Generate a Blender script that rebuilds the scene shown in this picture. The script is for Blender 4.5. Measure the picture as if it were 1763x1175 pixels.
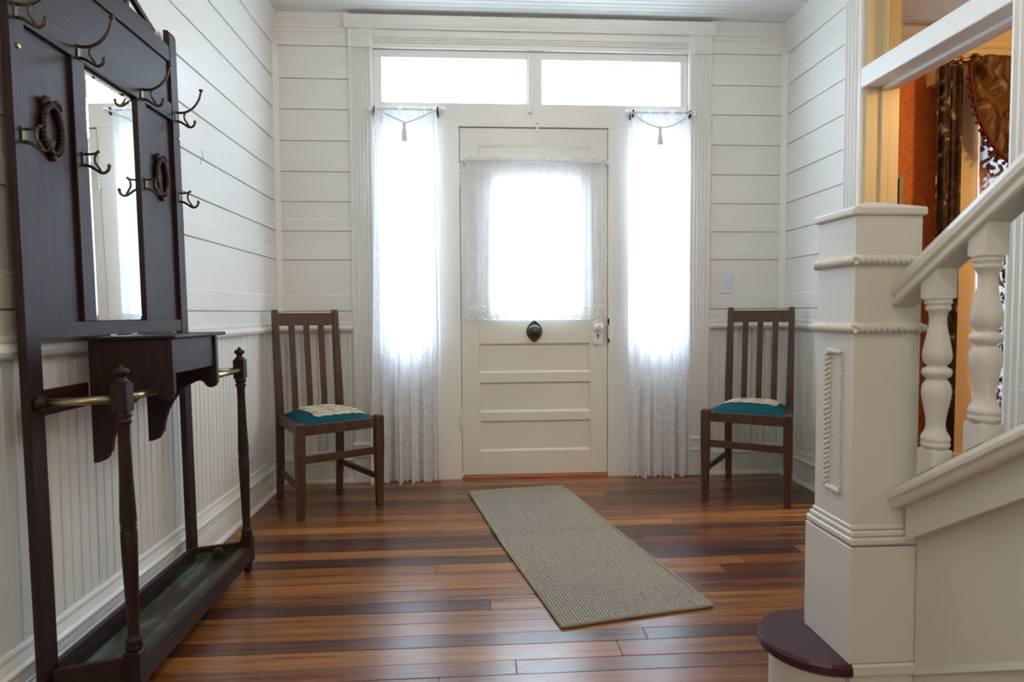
import bpy, bmesh, math, random
from mathutils import Vector, Matrix
rnd = random.Random(7)
PI = math.pi
SC = bpy.context.scene
COL = SC.collection
for o in list(bpy.data.objects):
    bpy.data.objects.remove(o)

# ------------------------------------------------------------------ camera
FPX, YAW, PITCH, ROLL, CAMH = 1096.0, math.radians(3.632), math.radians(2.558), math.radians(-0.348), 1.03
cam_d = bpy.data.cameras.new('camera')
cam = bpy.data.objects.new('camera', cam_d); COL.objects.link(cam)
cam_d.sensor_width = 36.0; cam_d.lens = FPX / 1763 * 36.0
cam_d.clip_start = 0.02; cam_d.clip_end = 200
_f = Vector((math.sin(YAW) * math.cos(PITCH), math.cos(YAW) * math.cos(PITCH), -math.sin(PITCH)))
_r = Vector((math.cos(YAW), -math.sin(YAW), 0)); _u = _r.cross(_f)
_r2 = _r * math.cos(ROLL) + _u * math.sin(ROLL); _u2 = -_r * math.sin(ROLL) + _u * math.cos(ROLL)
cam.matrix_world = Matrix(((_r2.x, _u2.x, -_f.x, 0), (_r2.y, _u2.y, -_f.y, 0), (_r2.z, _u2.z, -_f.z, CAMH), (0, 0, 0, 1)))
cam_d.dof.use_dof = True; cam_d.dof.focus_distance = 3.3; cam_d.dof.aperture_fstop = 4.5
SC.camera = cam

# ------------------------------------------------------------------ world, lights, exposure
W = bpy.data.worlds.new('overcast_sky'); SC.world = W; W.use_nodes = True
bg = W.node_tree.nodes['Background']
bg.inputs[0].default_value = (0.62, 0.81, 1.0, 1); bg.inputs[1].default_value = 18.0
SC.view_settings.view_transform = 'Standard'; SC.view_settings.look = 'None'
SC.view_settings.exposure = 0.0; SC.view_settings.gamma = 1.0; SC.view_settings.use_curve_mapping = False

def light(name, kind, loc, energy, color, size=0.1, rot=(0, 0, 0), sy=None):
    d = bpy.data.lights.new(name, kind); d.energy = energy; d.color = color
    if kind == 'AREA':
        d.size = size
        if sy: d.shape = 'RECTANGLE'; d.size_y = sy
    else:
        d.shadow_soft_size = size
    o = bpy.data.objects.new(name, d); COL.objects.link(o); o.location = loc; o.rotation_euler = rot
    return o
def portal(name, x0, x1, z0, z1, y):
    o = light(name, 'AREA', ((x0 + x1) / 2, y, (z0 + z1) / 2), 1, (1, 1, 1), x1 - x0, (-PI / 2, 0, 0), z1 - z0)
    o.data.cycles.is_portal = True
portal('portal_entry_windows', -0.62, 1.42, 0.55, 2.62, 4.16)
portal('portal_parlour_window', 3.15, 3.95, 0.5, 2.5, 4.16)
light('hall_ceiling_lamp', 'POINT', (0.3, 0.1, 2.60), 17, (1.0, 0.86, 0.68), 0.10)
light('entry_fill_light', 'POINT', (0.40, 2.05, 2.45), 20, (1.0, 0.95, 0.88), 0.30)  # unseen fill added above the entry to lift the far wall
light('rear_hall_fill', 'POINT', (-0.5, -2.2, 1.7), 24, (1.0, 0.87, 0.70), 0.12)  # fill put behind the viewpoint to brighten the lower far wall
light('parlour_ceiling_lamp', 'POINT', (3.1, 2.2, 2.35), 52, (1.0, 0.64, 0.27), 0.12)

# ------------------------------------------------------------------ materials
def mat(name, color=(.8, .8, .8), rough=.5, metal=0., spec=.5, coat=0.):
    m = bpy.data.materials.new(name); m.use_nodes = True
    b = m.node_tree.nodes['Principled BSDF']
    b.inputs['Base Color'].default_value = (*color, 1); b.inputs['Roughness'].default_value = rough
    b.inputs['Metallic'].default_value = metal; b.inputs['Specular IOR Level'].default_value = spec
    b.inputs['Coat Weight'].default_value = coat; b.inputs['Coat Roughness'].default_value = .15
    return m
def N(m, t, **kw):
    n = m.node_tree.nodes.new(t)
    for k, v in kw.items():
        if k in n.inputs: n.inputs[k].default_value = v
        else: setattr(n, k, v)
    return n
def L(m, a, ao, b, bi): m.node_tree.links.new(a.outputs[ao], b.inputs[bi])
def P(m): return m.node_tree.nodes['Principled BSDF']
def coords(m, scale=(1, 1, 1), obj=True):
    tc = N(m, 'ShaderNodeTexCoord'); mp = N(m, 'ShaderNodeMapping')
    mp.inputs['Scale'].default_value = scale
    L(m, tc, 'Object' if obj else 'Generated', mp, 0); return mp
def ramp(m, stops):
    r = N(m, 'ShaderNodeValToRGB'); e = r.color_ramp.elements
    while len(e) < len(stops): e.new(.5)
    for x, (p, c) in zip(e, stops): x.position = p; x.color = (*c, 1) if len(c) == 3 else c
    return r
def bump(m, src, out, strength=.2, dist=.002):
    b = N(m, 'ShaderNodeBump'); b.inputs['Strength'].default_value = strength; b.inputs['Distance'].default_value = dist
    L(m, src, out, b, 'Height'); L(m, b, 0, P(m), 'Normal'); return b

def paint(name, color, rough=.38, bs=.10, scale=(40, 40, 12)):
    m = mat(name, color, rough)
    mp = coords(m, scale); n = N(m, 'ShaderNodeTexNoise', Scale=1.0, Detail=3.0); L(m, mp, 0, n, 'Vector')
    bump(m, n, 0, bs, .0015)
    n2 = N(m, 'ShaderNodeTexNoise', Scale=1.3, Detail=2.0); mp2 = coords(m, (1, 1, 1)); L(m, mp2, 0, n2, 'Vector')
    c = [x * .95 for x in color]
    r = ramp(m, [(.35, c), (.65, color)]); L(m, n2, 0, r, 0); L(m, r, 0, P(m), 'Base Color')
    return m
def wood(name, c1, c2, rough=.35, scale=(40, 40, 3), coat=0., spec=.5, bs=.15):
    m = mat(name, c1, rough, spec=spec, coat=coat)
    mp = coords(m, scale); n = N(m, 'ShaderNodeTexNoise', Scale=1.0, Detail=6.0, Roughness=.65); L(m, mp, 0, n, 'Vector')
    r = ramp(m, [(.3, c1), (.7, c2)]); L(m, n, 0, r, 0); L(m, r, 0, P(m), 'Base Color')
    bump(m, n, 0, bs, .001)
    return m

M = {}
M['white'] = paint('white_oil_paint', (.83, .825, .785))
M['ceil'] = paint('ceiling_paint', (.80, .81, .79), .4)
M['door'] = paint('door_paint', (.79, .77, .70), .36)
M['stair'] = paint('stair_paint', (.74, .71, .65), .36)
M['cream'] = paint('parlour_trim_paint', (.74, .62, .38), .4)
M['oak'] = wood('fumed_oak', (.010, .0038, .0042), (.046, .017, .0145), .48, (110, 110, 6), spec=.30, bs=.6)
M['oakh'] = wood('fumed_oak_cross', (.010, .0038, .0042), (.046, .017, .0145), .48, (110, 6, 110), spec=.30, bs=.6)
M['chair'] = wood('chair_oak', (.035, .015, .008), (.105, .047, .022), .42, (60, 60, 5))
M['thresh'] = wood('threshold_wood', (.30, .09, .045), (.42, .15, .08), .5, (4, 60, 60))
M['brass'] = mat('aged_brass', (.11, .085, .045), .36, 1.)
M['rod'] = mat('brass_tube', (.42, .35, .22), .3, 1.)
M['gold'] = mat('bright_brass', (.75, .58, .28), .3, 1.)
M['bell'] = mat('dark_bronze', (.085, .075, .07), .35, .8)
M['iron'] = mat('dark_iron', (.03, .03, .05), .4, .6)
M['maroon'] = paint('maroon_paint', (.052, .012, .020), .33, .15)
M['switch'] = mat('switch_plastic', (.72, .75, .82), .35)
M['dark'] = mat('black_gap', (.01, .01, .01), .9)
M['conc'] = paint('porch_boards', (.55, .55, .53), .7)
M['cord'] = mat('cotton_cord', (.74, .76, .80), .8)
M['mirror'] = mat('silvered_mirror', (.93, .95, .94), .01, 1.)
M['fringe'] = mat('burgundy_fringe', (.10, .008, .010), .8)
M['gilt'] = mat('gilt_frame', (.30, .26, .14), .45, .6)
M['rodwhite'] = mat('white_rod', (.80, .82, .86), .35)

def glass(name, g=.06, tint=(1, 1, 1)):
    m = bpy.data.materials.new(name); m.use_nodes = True; nt = m.node_tree; nt.nodes.clear()
    out = N(m, 'ShaderNodeOutputMaterial'); t = N(m, 'ShaderNodeBsdfTransparent'); t.inputs[0].default_value = (*tint, 1)
    gl = N(m, 'ShaderNodeBsdfGlossy'); gl.inputs['Roughness'].default_value = .02
    mx = N(m, 'ShaderNodeMixShader'); mx.inputs[0].default_value = g
    L(m, t, 0, mx, 1); L(m, gl, 0, mx, 2); L(m, mx, 0, out, 0); return m
M['glass'] = glass('window_glass')
M['oldglass'] = glass('transom_glass', .18, (.80, .80, .79))

def sheer(name, color, lo, hi, scale=55, weave=True, dens=.5):
    m = bpy.data.materials.new(name); m.use_nodes = True; m.node_tree.nodes.clear()
    out = N(m, 'ShaderNodeOutputMaterial'); tr = N(m, 'ShaderNodeBsdfTransparent')
    d = N(m, 'ShaderNodeBsdfDiffuse'); d.inputs[0].default_value = (*color, 1)
    tl = N(m, 'ShaderNodeBsdfTranslucent'); tl.inputs[0].default_value = (*color, 1)
    m1 = N(m, 'ShaderNodeMixShader'); m1.inputs[0].default_value = .26
    L(m, d, 0, m1, 1); L(m, tl, 0, m1, 2)
    mp = coords(m, (1, .2, 1)); n = N(m, 'ShaderNodeTexNoise', Scale=scale, Detail=3.0, Distortion=1.5); L(m, mp, 0, n, 'Vector')
    r = ramp(m, [(dens - .14, (lo, lo, lo)), (dens + .14, (hi, hi, hi))]); L(m, n, 0, r, 0)
    m2 = N(m, 'ShaderNodeMixShader'); L(m, r, 0, m2, 0); L(m, tr, 0, m2, 1); L(m, m1, 0, m2, 2); L(m, m2, 0, out, 0)
    return m
M['sheer'] = sheer('lace_sheer', (.97, .97, .985), .80, .92, 34)
M['voile'] = sheer('door_voile', (.86, .87, .89), .50, .56, 9)
M['lacehem'] = sheer('lace_hem', (.86, .86, .85), .35, .92, 80)
def parlace():
    m = bpy.data.materials.new('parlour_lace'); m.use_nodes = True; m.node_tree.nodes.clear()
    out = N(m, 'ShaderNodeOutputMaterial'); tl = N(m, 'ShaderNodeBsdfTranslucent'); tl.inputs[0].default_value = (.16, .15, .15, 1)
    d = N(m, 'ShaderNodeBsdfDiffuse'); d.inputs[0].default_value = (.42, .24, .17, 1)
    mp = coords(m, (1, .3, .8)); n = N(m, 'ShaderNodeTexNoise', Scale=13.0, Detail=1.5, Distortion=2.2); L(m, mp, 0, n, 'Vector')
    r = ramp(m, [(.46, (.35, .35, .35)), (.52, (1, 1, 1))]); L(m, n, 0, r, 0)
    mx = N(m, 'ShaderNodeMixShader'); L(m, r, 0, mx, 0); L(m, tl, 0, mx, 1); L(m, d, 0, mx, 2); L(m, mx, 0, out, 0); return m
M['parlace'] = parlace()

# floor boards: a tone for each plank plus grain
def floor_mat():
    m = mat('pine_floor', (.2, .08, .03), .2, coat=.42)
    P(m).inputs['Coat Roughness'].default_value = .22
    oi = N(m, 'ShaderNodeObjectInfo')
    tone = ramp(m, [(0, (.050, .014, .010)), (.22, (.115, .031, .012)), (.45, (.185, .057, .013)), (.72, (.265, .092, .017)), (1, (.37, .145, .030))])
    L(m, oi, 'Random', tone, 0)
    mp = coords(m, (.8, 24, 24)); add = N(m, 'ShaderNodeVectorMath', operation='ADD')
    cmb = N(m, 'ShaderNodeCombineXYZ'); mul = N(m, 'ShaderNodeMath', operation='MULTIPLY'); mul.inputs[1].default_value = 50
    L(m, oi, 'Random', mul, 0); L(m, mul, 0, cmb, 0); L(m, mul, 0, cmb, 1)
    L(m, mp, 0, add, 0); L(m, cmb, 0, add, 1)
    n = N(m, 'ShaderNodeTexNoise', Scale=1.6, Detail=6.0, Roughness=.6, Distortion=.6); L(m, add, 0, n, 'Vector')
    g = ramp(m, [(.30, (.36, .29, .25)), (.5, (.92, .92, .92)), (.72, (1.45, 1.5, 1.55))]); L(m, n, 0, g, 0)
    mx = N(m, 'ShaderNodeMix', data_type='RGBA', blend_type='MULTIPLY'); mx.inputs[0].default_value = 1
    L(m, tone, 0, mx, 6); L(m, g, 0, mx, 7); L(m, mx, 2, P(m), 'Base Color')
    n2 = N(m, 'ShaderNodeTexNoise', Scale=9.0, Detail=2.0); mp2 = coords(m, (.5, 1.6, 1)); L(m, mp2, 0, n2, 'Vector')
    bump(m, n2, 0, .10, .004)
    r2 = ramp(m, [(.3, (.25,) * 3), (.7, (.35,) * 3)]); L(m, n, 0, r2, 0); L(m, r2, 0, P(m), 'Roughness')
    return m
M['floor'] = floor_mat()

def rug_mat():
    m = mat('ribbed_rug', (.4, .37, .3), .95, spec=.1)
    mp = coords(m, (1, 1, 1)); w = N(m, 'ShaderNodeTexWave', Scale=27.0, Distortion=3.0); w.inputs['Detail'].default_value = 2; w.inputs['Detail Scale'].default_value = 9
    L(m, mp, 0, w, 'Vector')
    v = N(m, 'ShaderNodeTexVoronoi', Scale=130.0); L(m, mp, 0, v, 'Vector')
    mm = N(m, 'ShaderNodeMath', operation='MULTIPLY_ADD'); mm.inputs[1].default_value = -.55; L(m, v, 'Distance', mm, 0); L(m, w, 'Fac', mm, 2)
    r = ramp(m, [(.0, (.22, .19, .155)), (.5, (.48, .44, .37)), (1, (.62, .58, .50))]); L(m, mm, 0, r, 0); L(m, r, 0, P(m), 'Base Color')
    bump(m, mm, 0, .8, .004); return m
M['rug'] = rug_mat()
M['rugedge'] = mat('rug_binding', (.33, .28, .22), .9, spec=.1)

def teal_mat():
    m = mat('teal_velvet', (.004, .075, .098), .85, spec=.12)
    mp = coords(m, (260, 260, 260)); n = N(m, 'ShaderNodeTexNoise', Scale=1.0); L(m, mp, 0, n, 'Vector'); bump(m, n, 0, .2, .001); return m
M['teal'] = teal_mat()
def doily_mat():
    m = bpy.data.materials.new('crochet_cotton'); m.use_nodes = True; m.node_tree.nodes.clear()
    out = N(m, 'ShaderNodeOutputMaterial'); tr = N(m, 'ShaderNodeBsdfTransparent')
    d = N(m, 'ShaderNodeBsdfDiffuse'); d.inputs[0].default_value = (.60, .53, .40, 1)
    mp = coords(m, (1, 1, .3)); v = N(m, 'ShaderNodeTexVoronoi', Scale=105.0); v.feature = 'DISTANCE_TO_EDGE'; L(m, mp, 0, v, 'Vector')
    r = ramp(m, [(.16, (1, 1, 1)), (.30, (.25, .25, .25))]); L(m, v, 'Distance', r, 0)
    mx = N(m, 'ShaderNodeMixShader'); L(m, r, 0, mx, 0); L(m, tr, 0, mx, 1); L(m, d, 0, mx, 2)
    b = N(m, 'ShaderNodeBump'); b.inputs['Strength'].default_value = .6; b.inputs['Distance'].default_value = .003; L(m, v, 'Distance', b, 'Height'); L(m, b, 0, d, 'Normal')
    L(m, mx, 0, out, 0); return m
M['doily'] = doily_mat()
M['doilyc'] = mat('crochet_cord', (.62, .55, .42), .9, spec=.1)
def patina():
    m = mat('verdigris_copper', (.1, .1, .08), .55, .35)
    mp = coords(m, (14, 4, 14)); n = N(m, 'ShaderNodeTexNoise', Scale=1.0, Detail=6.0, Distortion=.8); L(m, mp, 0, n, 'Vector')
    r = ramp(m, [(.35, (.055, .035, .024)), (.52, (.085, .075, .055)), (.62, (.13, .19, .155)), (.75, (.22, .26, .21))]); L(m, n, 0, r, 0); L(m, r, 0, P(m), 'Base Color'); return m
M['patina'] = patina()
def wallpaper():
    m = mat('red_damask_paper', (.45, .1, .02), .7)
    mp = coords(m, (1, 1, 1)); v = N(m, 'ShaderNodeTexNoise', Scale=16.0, Detail=2.0, Distortion=3.0); L(m, mp, 0, v, 'Vector')
    r = ramp(m, [(.44, (.47, .12, .028)), (.52, (.58, .165, .036))]); L(m, v, 0, r, 0); L(m, r, 0, P(m), 'Base Color'); return m
M['paper'] = wallpaper()
def brocade(name, a, b, c, sc=9):
    m = mat(name, a, .6, spec=.3)
    mp = coords(m, (1, .4, .55)); n = N(m, 'ShaderNodeTexNoise', Scale=sc, Detail=1.5, Distortion=2.6); L(m, mp, 0, n, 'Vector')
    r = ramp(m, [(.42, a), (.47, b), (.60, b), (.64, c)]); L(m, n, 0, r, 0); L(m, r, 0, P(m), 'Base Color'); return m
M['brocade'] = brocade('brown_brocade', (.018, .007, .006), (.055, .026, .010), (.26, .22, .20))
M['swag'] = brocade('gold_brocade', (.045, .016, .006), (.12, .058, .013), (.22, .15, .11), 8)

# ------------------------------------------------------------------ mesh helpers
class MB:
    def __init__(s): s.bm = bmesh.new()
    def face(s, pts, smooth=False):
        try:
            f = s.bm.faces.new([s.bm.verts.new(p) for p in pts]); f.smooth = smooth; return f
        except Exception: return None
    def box(s, x0, x1, y0, y1, z0, z1, bev=0., seg=1):
        v = [s.bm.verts.new((x, y, z)) for x in (x0, x1) for y in (y0, y1) for z in (z0, z1)]
        fs = [s.bm.faces.new([v[i] for i in q]) for q in ((0, 1, 3, 2), (4, 6, 7, 5), (0, 4, 5, 1), (2, 3, 7, 6), (0, 2, 6, 4), (1, 5, 7, 3))]
        if bev:
            es = list({e for f in fs for e in f.edges})
            bmesh.ops.bevel(s.bm, geom=es, offset=bev, segments=seg, affect='EDGES', profile=.5)
        return s
    def prism(s, poly, axis, a, b, smooth=False):
        """poly: 2D outline; axis 'x': poly=(y,z); 'y': poly=(x,z); 'z': poly=(x,y)"""
        def p(q, t):
            return (t, q[0], q[1]) if axis == 'x' else (q[0], t, q[1]) if axis == 'y' else (q[0], q[1], t)
        A = [s.bm.verts.new(p(q, a)) for q in poly]; B = [s.bm.verts.new(p(q, b)) for q in poly]; n = len(poly)
        for i in range(n):
            f = s.bm.faces.new((A[i], A[(i + 1) % n], B[(i + 1) % n], B[i])); f.smooth = smooth
        s.bm.faces.new(A[::-1]); s.bm.faces.new(B); return s
    def sections(s, rings, smooth=True, cap=True, closed=True):
        R = [[s.bm.verts.new(p) for p in r] for r in rings]
        for a, b in zip(R, R[1:]):
            n = len(a)
            for i in range(n if closed else n - 1):
                f = s.bm.faces.new((a[i], a[(i + 1) % n], b[(i + 1) % n], b[i])); f.smooth = smooth
        if cap and closed:
            s.bm.faces.new(R[0][::-1]); s.bm.faces.new(R[-1])
        return s
    def lathe(s, prof, c=(0, 0, 0), n=20, axis='z', smooth=True):
        rings = []
        for r, h in prof:
            ring = []
            for i in range(n):
                a = 2 * PI * i / n; u, v = r * math.cos(a), r * math.sin(a)
                q = (u, v, h) if axis == 'z' else (h, u, v) if axis == 'x' else (v, h, u)
                ring.append((c[0] + q[0], c[1] + q[1], c[2] + q[2]))
            rings.append(ring)
        return s.sections(rings, smooth)
    def tube(s, pts, rad, n=8, smooth=True, flat=1.):
        pts = [Vector(p) for p in pts]; k = len(pts)
        if not hasattr(rad, '__len__'): rad = [rad] * k
        rings = []; ref = None
        for i in range(k):
            t = (pts[min(i + 1, k - 1)] - pts[max(i - 1, 0)]).normalized()
            if ref is None:
                ref = Vector((0, 0, 1)) if abs(t.z) < .9 else Vector((0, 1, 0))
            a = (ref - t * ref.dot(t)).normalized(); b = t.cross(a); ref = a
            rings.append([pts[i] + (a * math.cos(2 * PI * j / n) + b * math.sin(2 * PI * j / n) * flat) * rad[i] for j in range(n)])
        return s.sections(rings, smooth)
    def ball(s, c, r, sc=(1, 1, 1), n=10):
        prof = [(max(1e-4, r * math.sin(PI * i / n)), -r * math.cos(PI * i / n)) for i in range(n + 1)]
        rings = [[(c[0] + q * math.cos(2 * PI * j / n) * sc[0], c[1] + q * math.sin(2 * PI * j / n) * sc[1], c[2] + h * sc[2]) for j in range(n)] for q, h in prof]
        return s.sections(rings)
    def grid(s, fn, nu, nv, smooth=True):
        V = [[s.bm.verts.new(fn(i / nu, j / nv)) for j in range(nv + 1)] for i in range(nu + 1)]
        for i in range(nu):
            for j in range(nv):
                f = s.bm.faces.new((V[i][j], V[i + 1][j], V[i + 1][j + 1], V[i][j + 1])); f.smooth = smooth
        return s
    def build(s, name, m, parent=None, kind=None, label=None):
        bmesh.ops.recalc_face_normals(s.bm, faces=s.bm.faces)
        me = bpy.data.meshes.new(name); s.bm.to_mesh(me); s.bm.free()
        me.materials.append(m)
        o = bpy.data.objects.new(name, me); COL.objects.link(o)
        if parent: o.parent = parent
        if kind: o['kind'] = kind
        if label: o['label'] = label
        return o
def smoothpath(pts, sub=6):
    P_ = [Vector(p) for p in pts]; out = []
    for i in range(len(P_) - 1):
        a, b, c, d = P_[max(i - 1, 0)], P_[i], P_[i + 1], P_[min(i + 2, len(P_) - 1)]
        for k in range(sub):
            t = k / sub
            out.append(.5 * ((2 * b) + (c - a) * t + (2 * a - 5 * b + 4 * c - d) * t * t + (3 * b - a - 3 * c + d) * t ** 3))
    out.append(P_[-1]); return out
def thing(name, label, cat, loc=(0, 0, 0), rot=(0, 0, 0), group=None, kind=None):
    o = bpy.data.objects.new(name, None); COL.objects.link(o); o.location = loc; o.rotation_euler = rot
    o.empty_display_size = .1
    return tag(o, label, cat, group, kind)
def tag(o, label, cat, group=None, kind=None):
    o['label'] = label; o['category'] = cat
    if group: o['group'] = group
    if kind: o['kind'] = kind
    return o
def link_copy(o, parent, loc=None):
    c = o.copy(); COL.objects.link(c); c.parent = parent
    if loc is not None: c.location = loc
    return c

# ------------------------------------------------------------------ dimensions (metres)
XL, XR, YF, YB, ZC = -1.164, 1.973, 3.92, -2.6, 2.80
COURSES = [1.045, 1.352, 1.525, 1.70, 1.878, 2.06, 2.245, 2.425, 2.615]

# ================================================================== SETTING
# ---- floor
fl = MB().box(XL - .1, 5.2, YB - .1, YF + .12, -.12, -.02).build('floor', M['floor'], kind='structure')
tag(fl, 'polished reddish pine board floor of the entrance hall', 'floor')
y = YF; row = 0
while y > YB:
    w = rnd.choice((.074, .08, .082, .086, .09)); x = XL - .02
    while x < XR + .02:
        ln = rnd.uniform(1.0, 2.6) if y > .6 else 3.2
        x1 = min(x + ln, XR + .02)
        if XR - x1 < .5: x1 = XR + .02
        h = rnd.uniform(-.0008, .0)
        MB().box(x + .0006, x1 - .0006, y - w + .0008, y - .0008, -.02, h, .0012).build('plank', M['floor'], fl)
        x = x1
    y -= w; row += 1
# the parlour floor
pf = MB().box(XR + .02, 5.2, .4, YF + .02, -.02, 0).build('floor', M['floor'], kind='structure')
tag(pf, 'board floor of the red papered parlour beyond the opening', 'floor')

# ---- ceiling
ce = MB().box(XL - .1, 5.2, YB - .1, YF + .15, ZC + .012, ZC + .1).build('ceiling', M['ceil'], kind='structure')
tag(ce, 'white beadboard ceiling of the hall', 'ceiling')
cb = None; n = int((YF - YB) / .09) + 1
for i in range(n):
    y1 = YF - i * .09
    if cb is None:
        prof = [(0, .012), (0, .004), (.004, 0), (.040, 0), (.043, .004), (.047, .004), (.050, 0), (.086, 0), (.09, .004), (.09, .012)]
        cb = MB().prism(prof, 'x', XL, 5.1).build('plank', M['ceil'], ce); cb.location = (0, y1 - .09, ZC)
    else: link_copy(cb, ce, (0, y1 - .09, ZC))

# ---- board and wainscot profiles.  d = distance proud of the wall plane
def course_profile(z0, z1):
    s = .038 if z1 - z0 < .05 else (.09 if z1 - z0 > .25 else .066)
    return [(-.01, z0 + .002), (.010, z0 + .002), (.012, z0 + .004), (.012, z0 + s), (.0095, z0 + s + .005), (.006, z0 + s + .006), (.006, z1 - .001), (-.01, z1 - .001)]
def put_profile(prof, side, a, b, name, m, parent):
    mb = MB()
    if side == 'left': mb.prism([(XL + d, z) for d, z in prof], 'y', a, b)
    elif side == 'right': mb.prism([(XR - d, z) for d, z in prof], 'y', a, b)
    else: mb.prism([(YF - d, z) for d, z in prof], 'x', a, b)
    return mb.build(name, m, parent)
def boards(side, a, b, parent):
    for z0, z1 in zip(COURSES, COURSES[1:]):
        put_profile(course_profile(z0, z1), side, a, b, 'plank', M['white'], parent)
def wainscot(side, a, b, parent):
    w = .084; n = max(1, int(round(abs(b - a) / w))); w = (b - a) / n
    base = None
    for i in range(n):
        if base is None:
            pr = [(0, -.006), (0, .0), (.004, .006), (w / 2 - .005, .006), (w / 2 - .003, .001), (w / 2, .005), (w / 2 + .003, .001), (w / 2 + .005, .006), (w - .004, .006), (w, 0), (w, -.006)]
            if side == 'left': mb = MB().prism([(d, u) for u, d in pr], 'z', .15, .94)
            elif side == 'right': mb = MB().prism([(-d, u) for u, d in pr], 'z', .15, .94)
            else: mb = MB().prism([(u, -d) for u, d in pr], 'z', .15, .94)
            base = mb.build('wainscot_board', M['white'], parent); o = base
        else: o = link_copy(base, parent)
        o.location = (XL, a + i * w, 0) if side == 'left' else (XR, a + i * w, 0) if side == 'right' else (a + i * w, YF, 0)
BASE = [(0, 0), (.040, 0), (.040, .010), (.034, .020), (.027, .023), (.027, .070), (.024, .073), (.027, .076), (.027, .084), (.024, .087), (.027, .090), (.027, .098), (.024, .101), (.027, .104), (.027, .128), (.030, .134), (.031, .142), (.022, .150), (.014, .170), (.014, .182), (.010, .190), (0, .192)]
RAIL = [(0, .918), (.018, .920), (.030, .928), (.035, .940), (.030, .953), (.018, .960), (.022, .966), (.022, .974), (.014, .980), (.014, 1.042), (0, 1.044)]
CROWN = [(0, 2.617), (.012, 2.619), (.012, 2.692), (.018, 2.698), (.018, 2.716), (.024, 2.720), (.024, 2.734), (.030, 2.745), (.034, 2.775), (.038, 2.80), (0, 2.80)]

# left wall
wl = MB().box(XL - .12, XL, YB, YF + .12, -.02, ZC + .05).build('wall_left', M['white'], kind='structure')
tag(wl, 'left hall wall of white lapped boards over beadboard wainscot', 'wall')
boards('left', YB, YF - .01, wl)
mb = MB()
for pts in (((2.832, 1.670), (2.838, 1.700), (2.864, 1.712)), ((2.871, 1.699), (2.862, 1.716), (2.846, 1.735))):
    mb.tube([(XL + .0125, a, b_) for a, b_ in pts], .0008, 5)
mb.build('paint_crack', M['iron'], wl); wainscot('left', .2, YF, wl)
b = put_profile(BASE, 'left', YB, YF, 'baseboard_left', M['white'], None); tag(b, 'white moulded baseboard along the left wall', 'baseboard', kind='structure')
b = put_profile(RAIL, 'left', YB, YF, 'trim_1', M['white'], None); tag(b, 'white chair rail along the left wall', 'trim', kind='structure')
b = put_profile(CROWN, 'left', YB, YF, 'trim_2', M['white'], None); tag(b, 'white stepped cornice along the left wall', 'trim', kind='structure')

# front wall: solid pieces round the openings
DX0, DX1, DZ = -.062, .846, 2.155
mb = MB()
mb.box(XL, -.575, YF, YF + .14, 0, ZC); mb.box(1.345, XR + .15, YF, YF + .14, 0, ZC)
mb.box(-.575, 1.345, YF + .02, YF + .14, 2.60, ZC)
wf = mb.build('wall_front', M['white'], kind='structure')
tag(wf, 'front wall of white lapped boards round the entrance door', 'wall')
boards('front', XL + .012, -.715, wf); boards('front', 1.486, XR - .012, wf)
wainscot('front', XL, -.705, wf); wainscot('front', 1.478, XR, wf)
for sd, a, b_ in (('left', XL, -.712), ('right', 1.484, XR)):
    b = put_profile(BASE, 'front', a, b_, 'baseboard_front', M['white'], None); tag(b, 'white moulded baseboard on the front wall %s of the door' % sd, 'baseboard', kind='structure')
    b = put_profile(RAIL, 'front', a, b_, 'trim_3', M['white'], None); tag(b, 'white chair rail on the front wall %s of the door' % sd, 'trim', kind='structure')
    b = put_profile(CROWN, 'front', a, b_, 'trim_4', M['white'], None); tag(b, 'white stepped cornice on the front wall %s of the door' % sd, 'trim', kind='structure')
for sd, pl in (('left', [(XL, YF), (XL, YF - .036), (XL + .010, YF - .038), (XL + .018, YF - .030), (XL + .030, YF - .018), (XL + .038, YF - .010), (XL + .036, YF)]),
               ('right', [(XR, YF), (XR, YF - .036), (XR - .010, YF - .038), (XR - .018, YF - .030), (XR - .030, YF - .018), (XR - .038, YF - .010), (XR - .036, YF)])):
    b = MB().prism(pl, 'z', 1.044, 2.618).build('trim_5', M['white']); tag(b, 'narrow white corner strip in the %s front corner' % sd, 'trim', kind='structure')

# door surround: posts, transom bar, mullion
mb = MB()
for x0, x1 in ((-.575, -.553), (1.323, 1.345)): mb.box(x0 + .0004, x1, YF + .0014, YF + .1165, -.0195, 2.598, .002)
for x0, x1 in ((-.20, DX0 - .003), (DX1 + .003, .982)): mb.box(x0, x1, YF + .0008, YF + .118, -.0195, 2.17, .003)
mb.box(-.5735, 1.3435, YF - .0018, YF + .1195, DZ + .004, 2.2985, .003)          # transom bar
mb.box(-.574, 1.344, YF - .0006, YF + .119, 2.563, 2.609, .003)
mb.box(.345, .44, YF - .0012, YF + .1185, 2.285, 2.58, .003)
for x0, x1 in ((-.56, -.525), (1.30, 1.33)): mb.box(x0, x1, YF + .002, YF + .1175, 2.287, 2.575, .002)
tr = mb.build('trim_6', M['white'], kind='structure'); tag(tr, 'white door frame posts, transom bar and mullion of the entrance', 'trim')
mb = MB(); mb.box(.355, .388, YF - .012, YF + .01, 2.245, 2.60, .003); mb.box(.362, .380, YF - .02, YF, 2.238, 2.30, .002)
b = mb.build('trim_7', M['white'], kind='structure'); tag(b, 'thin white upright strip between the two transom panes', 'trim')
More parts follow.
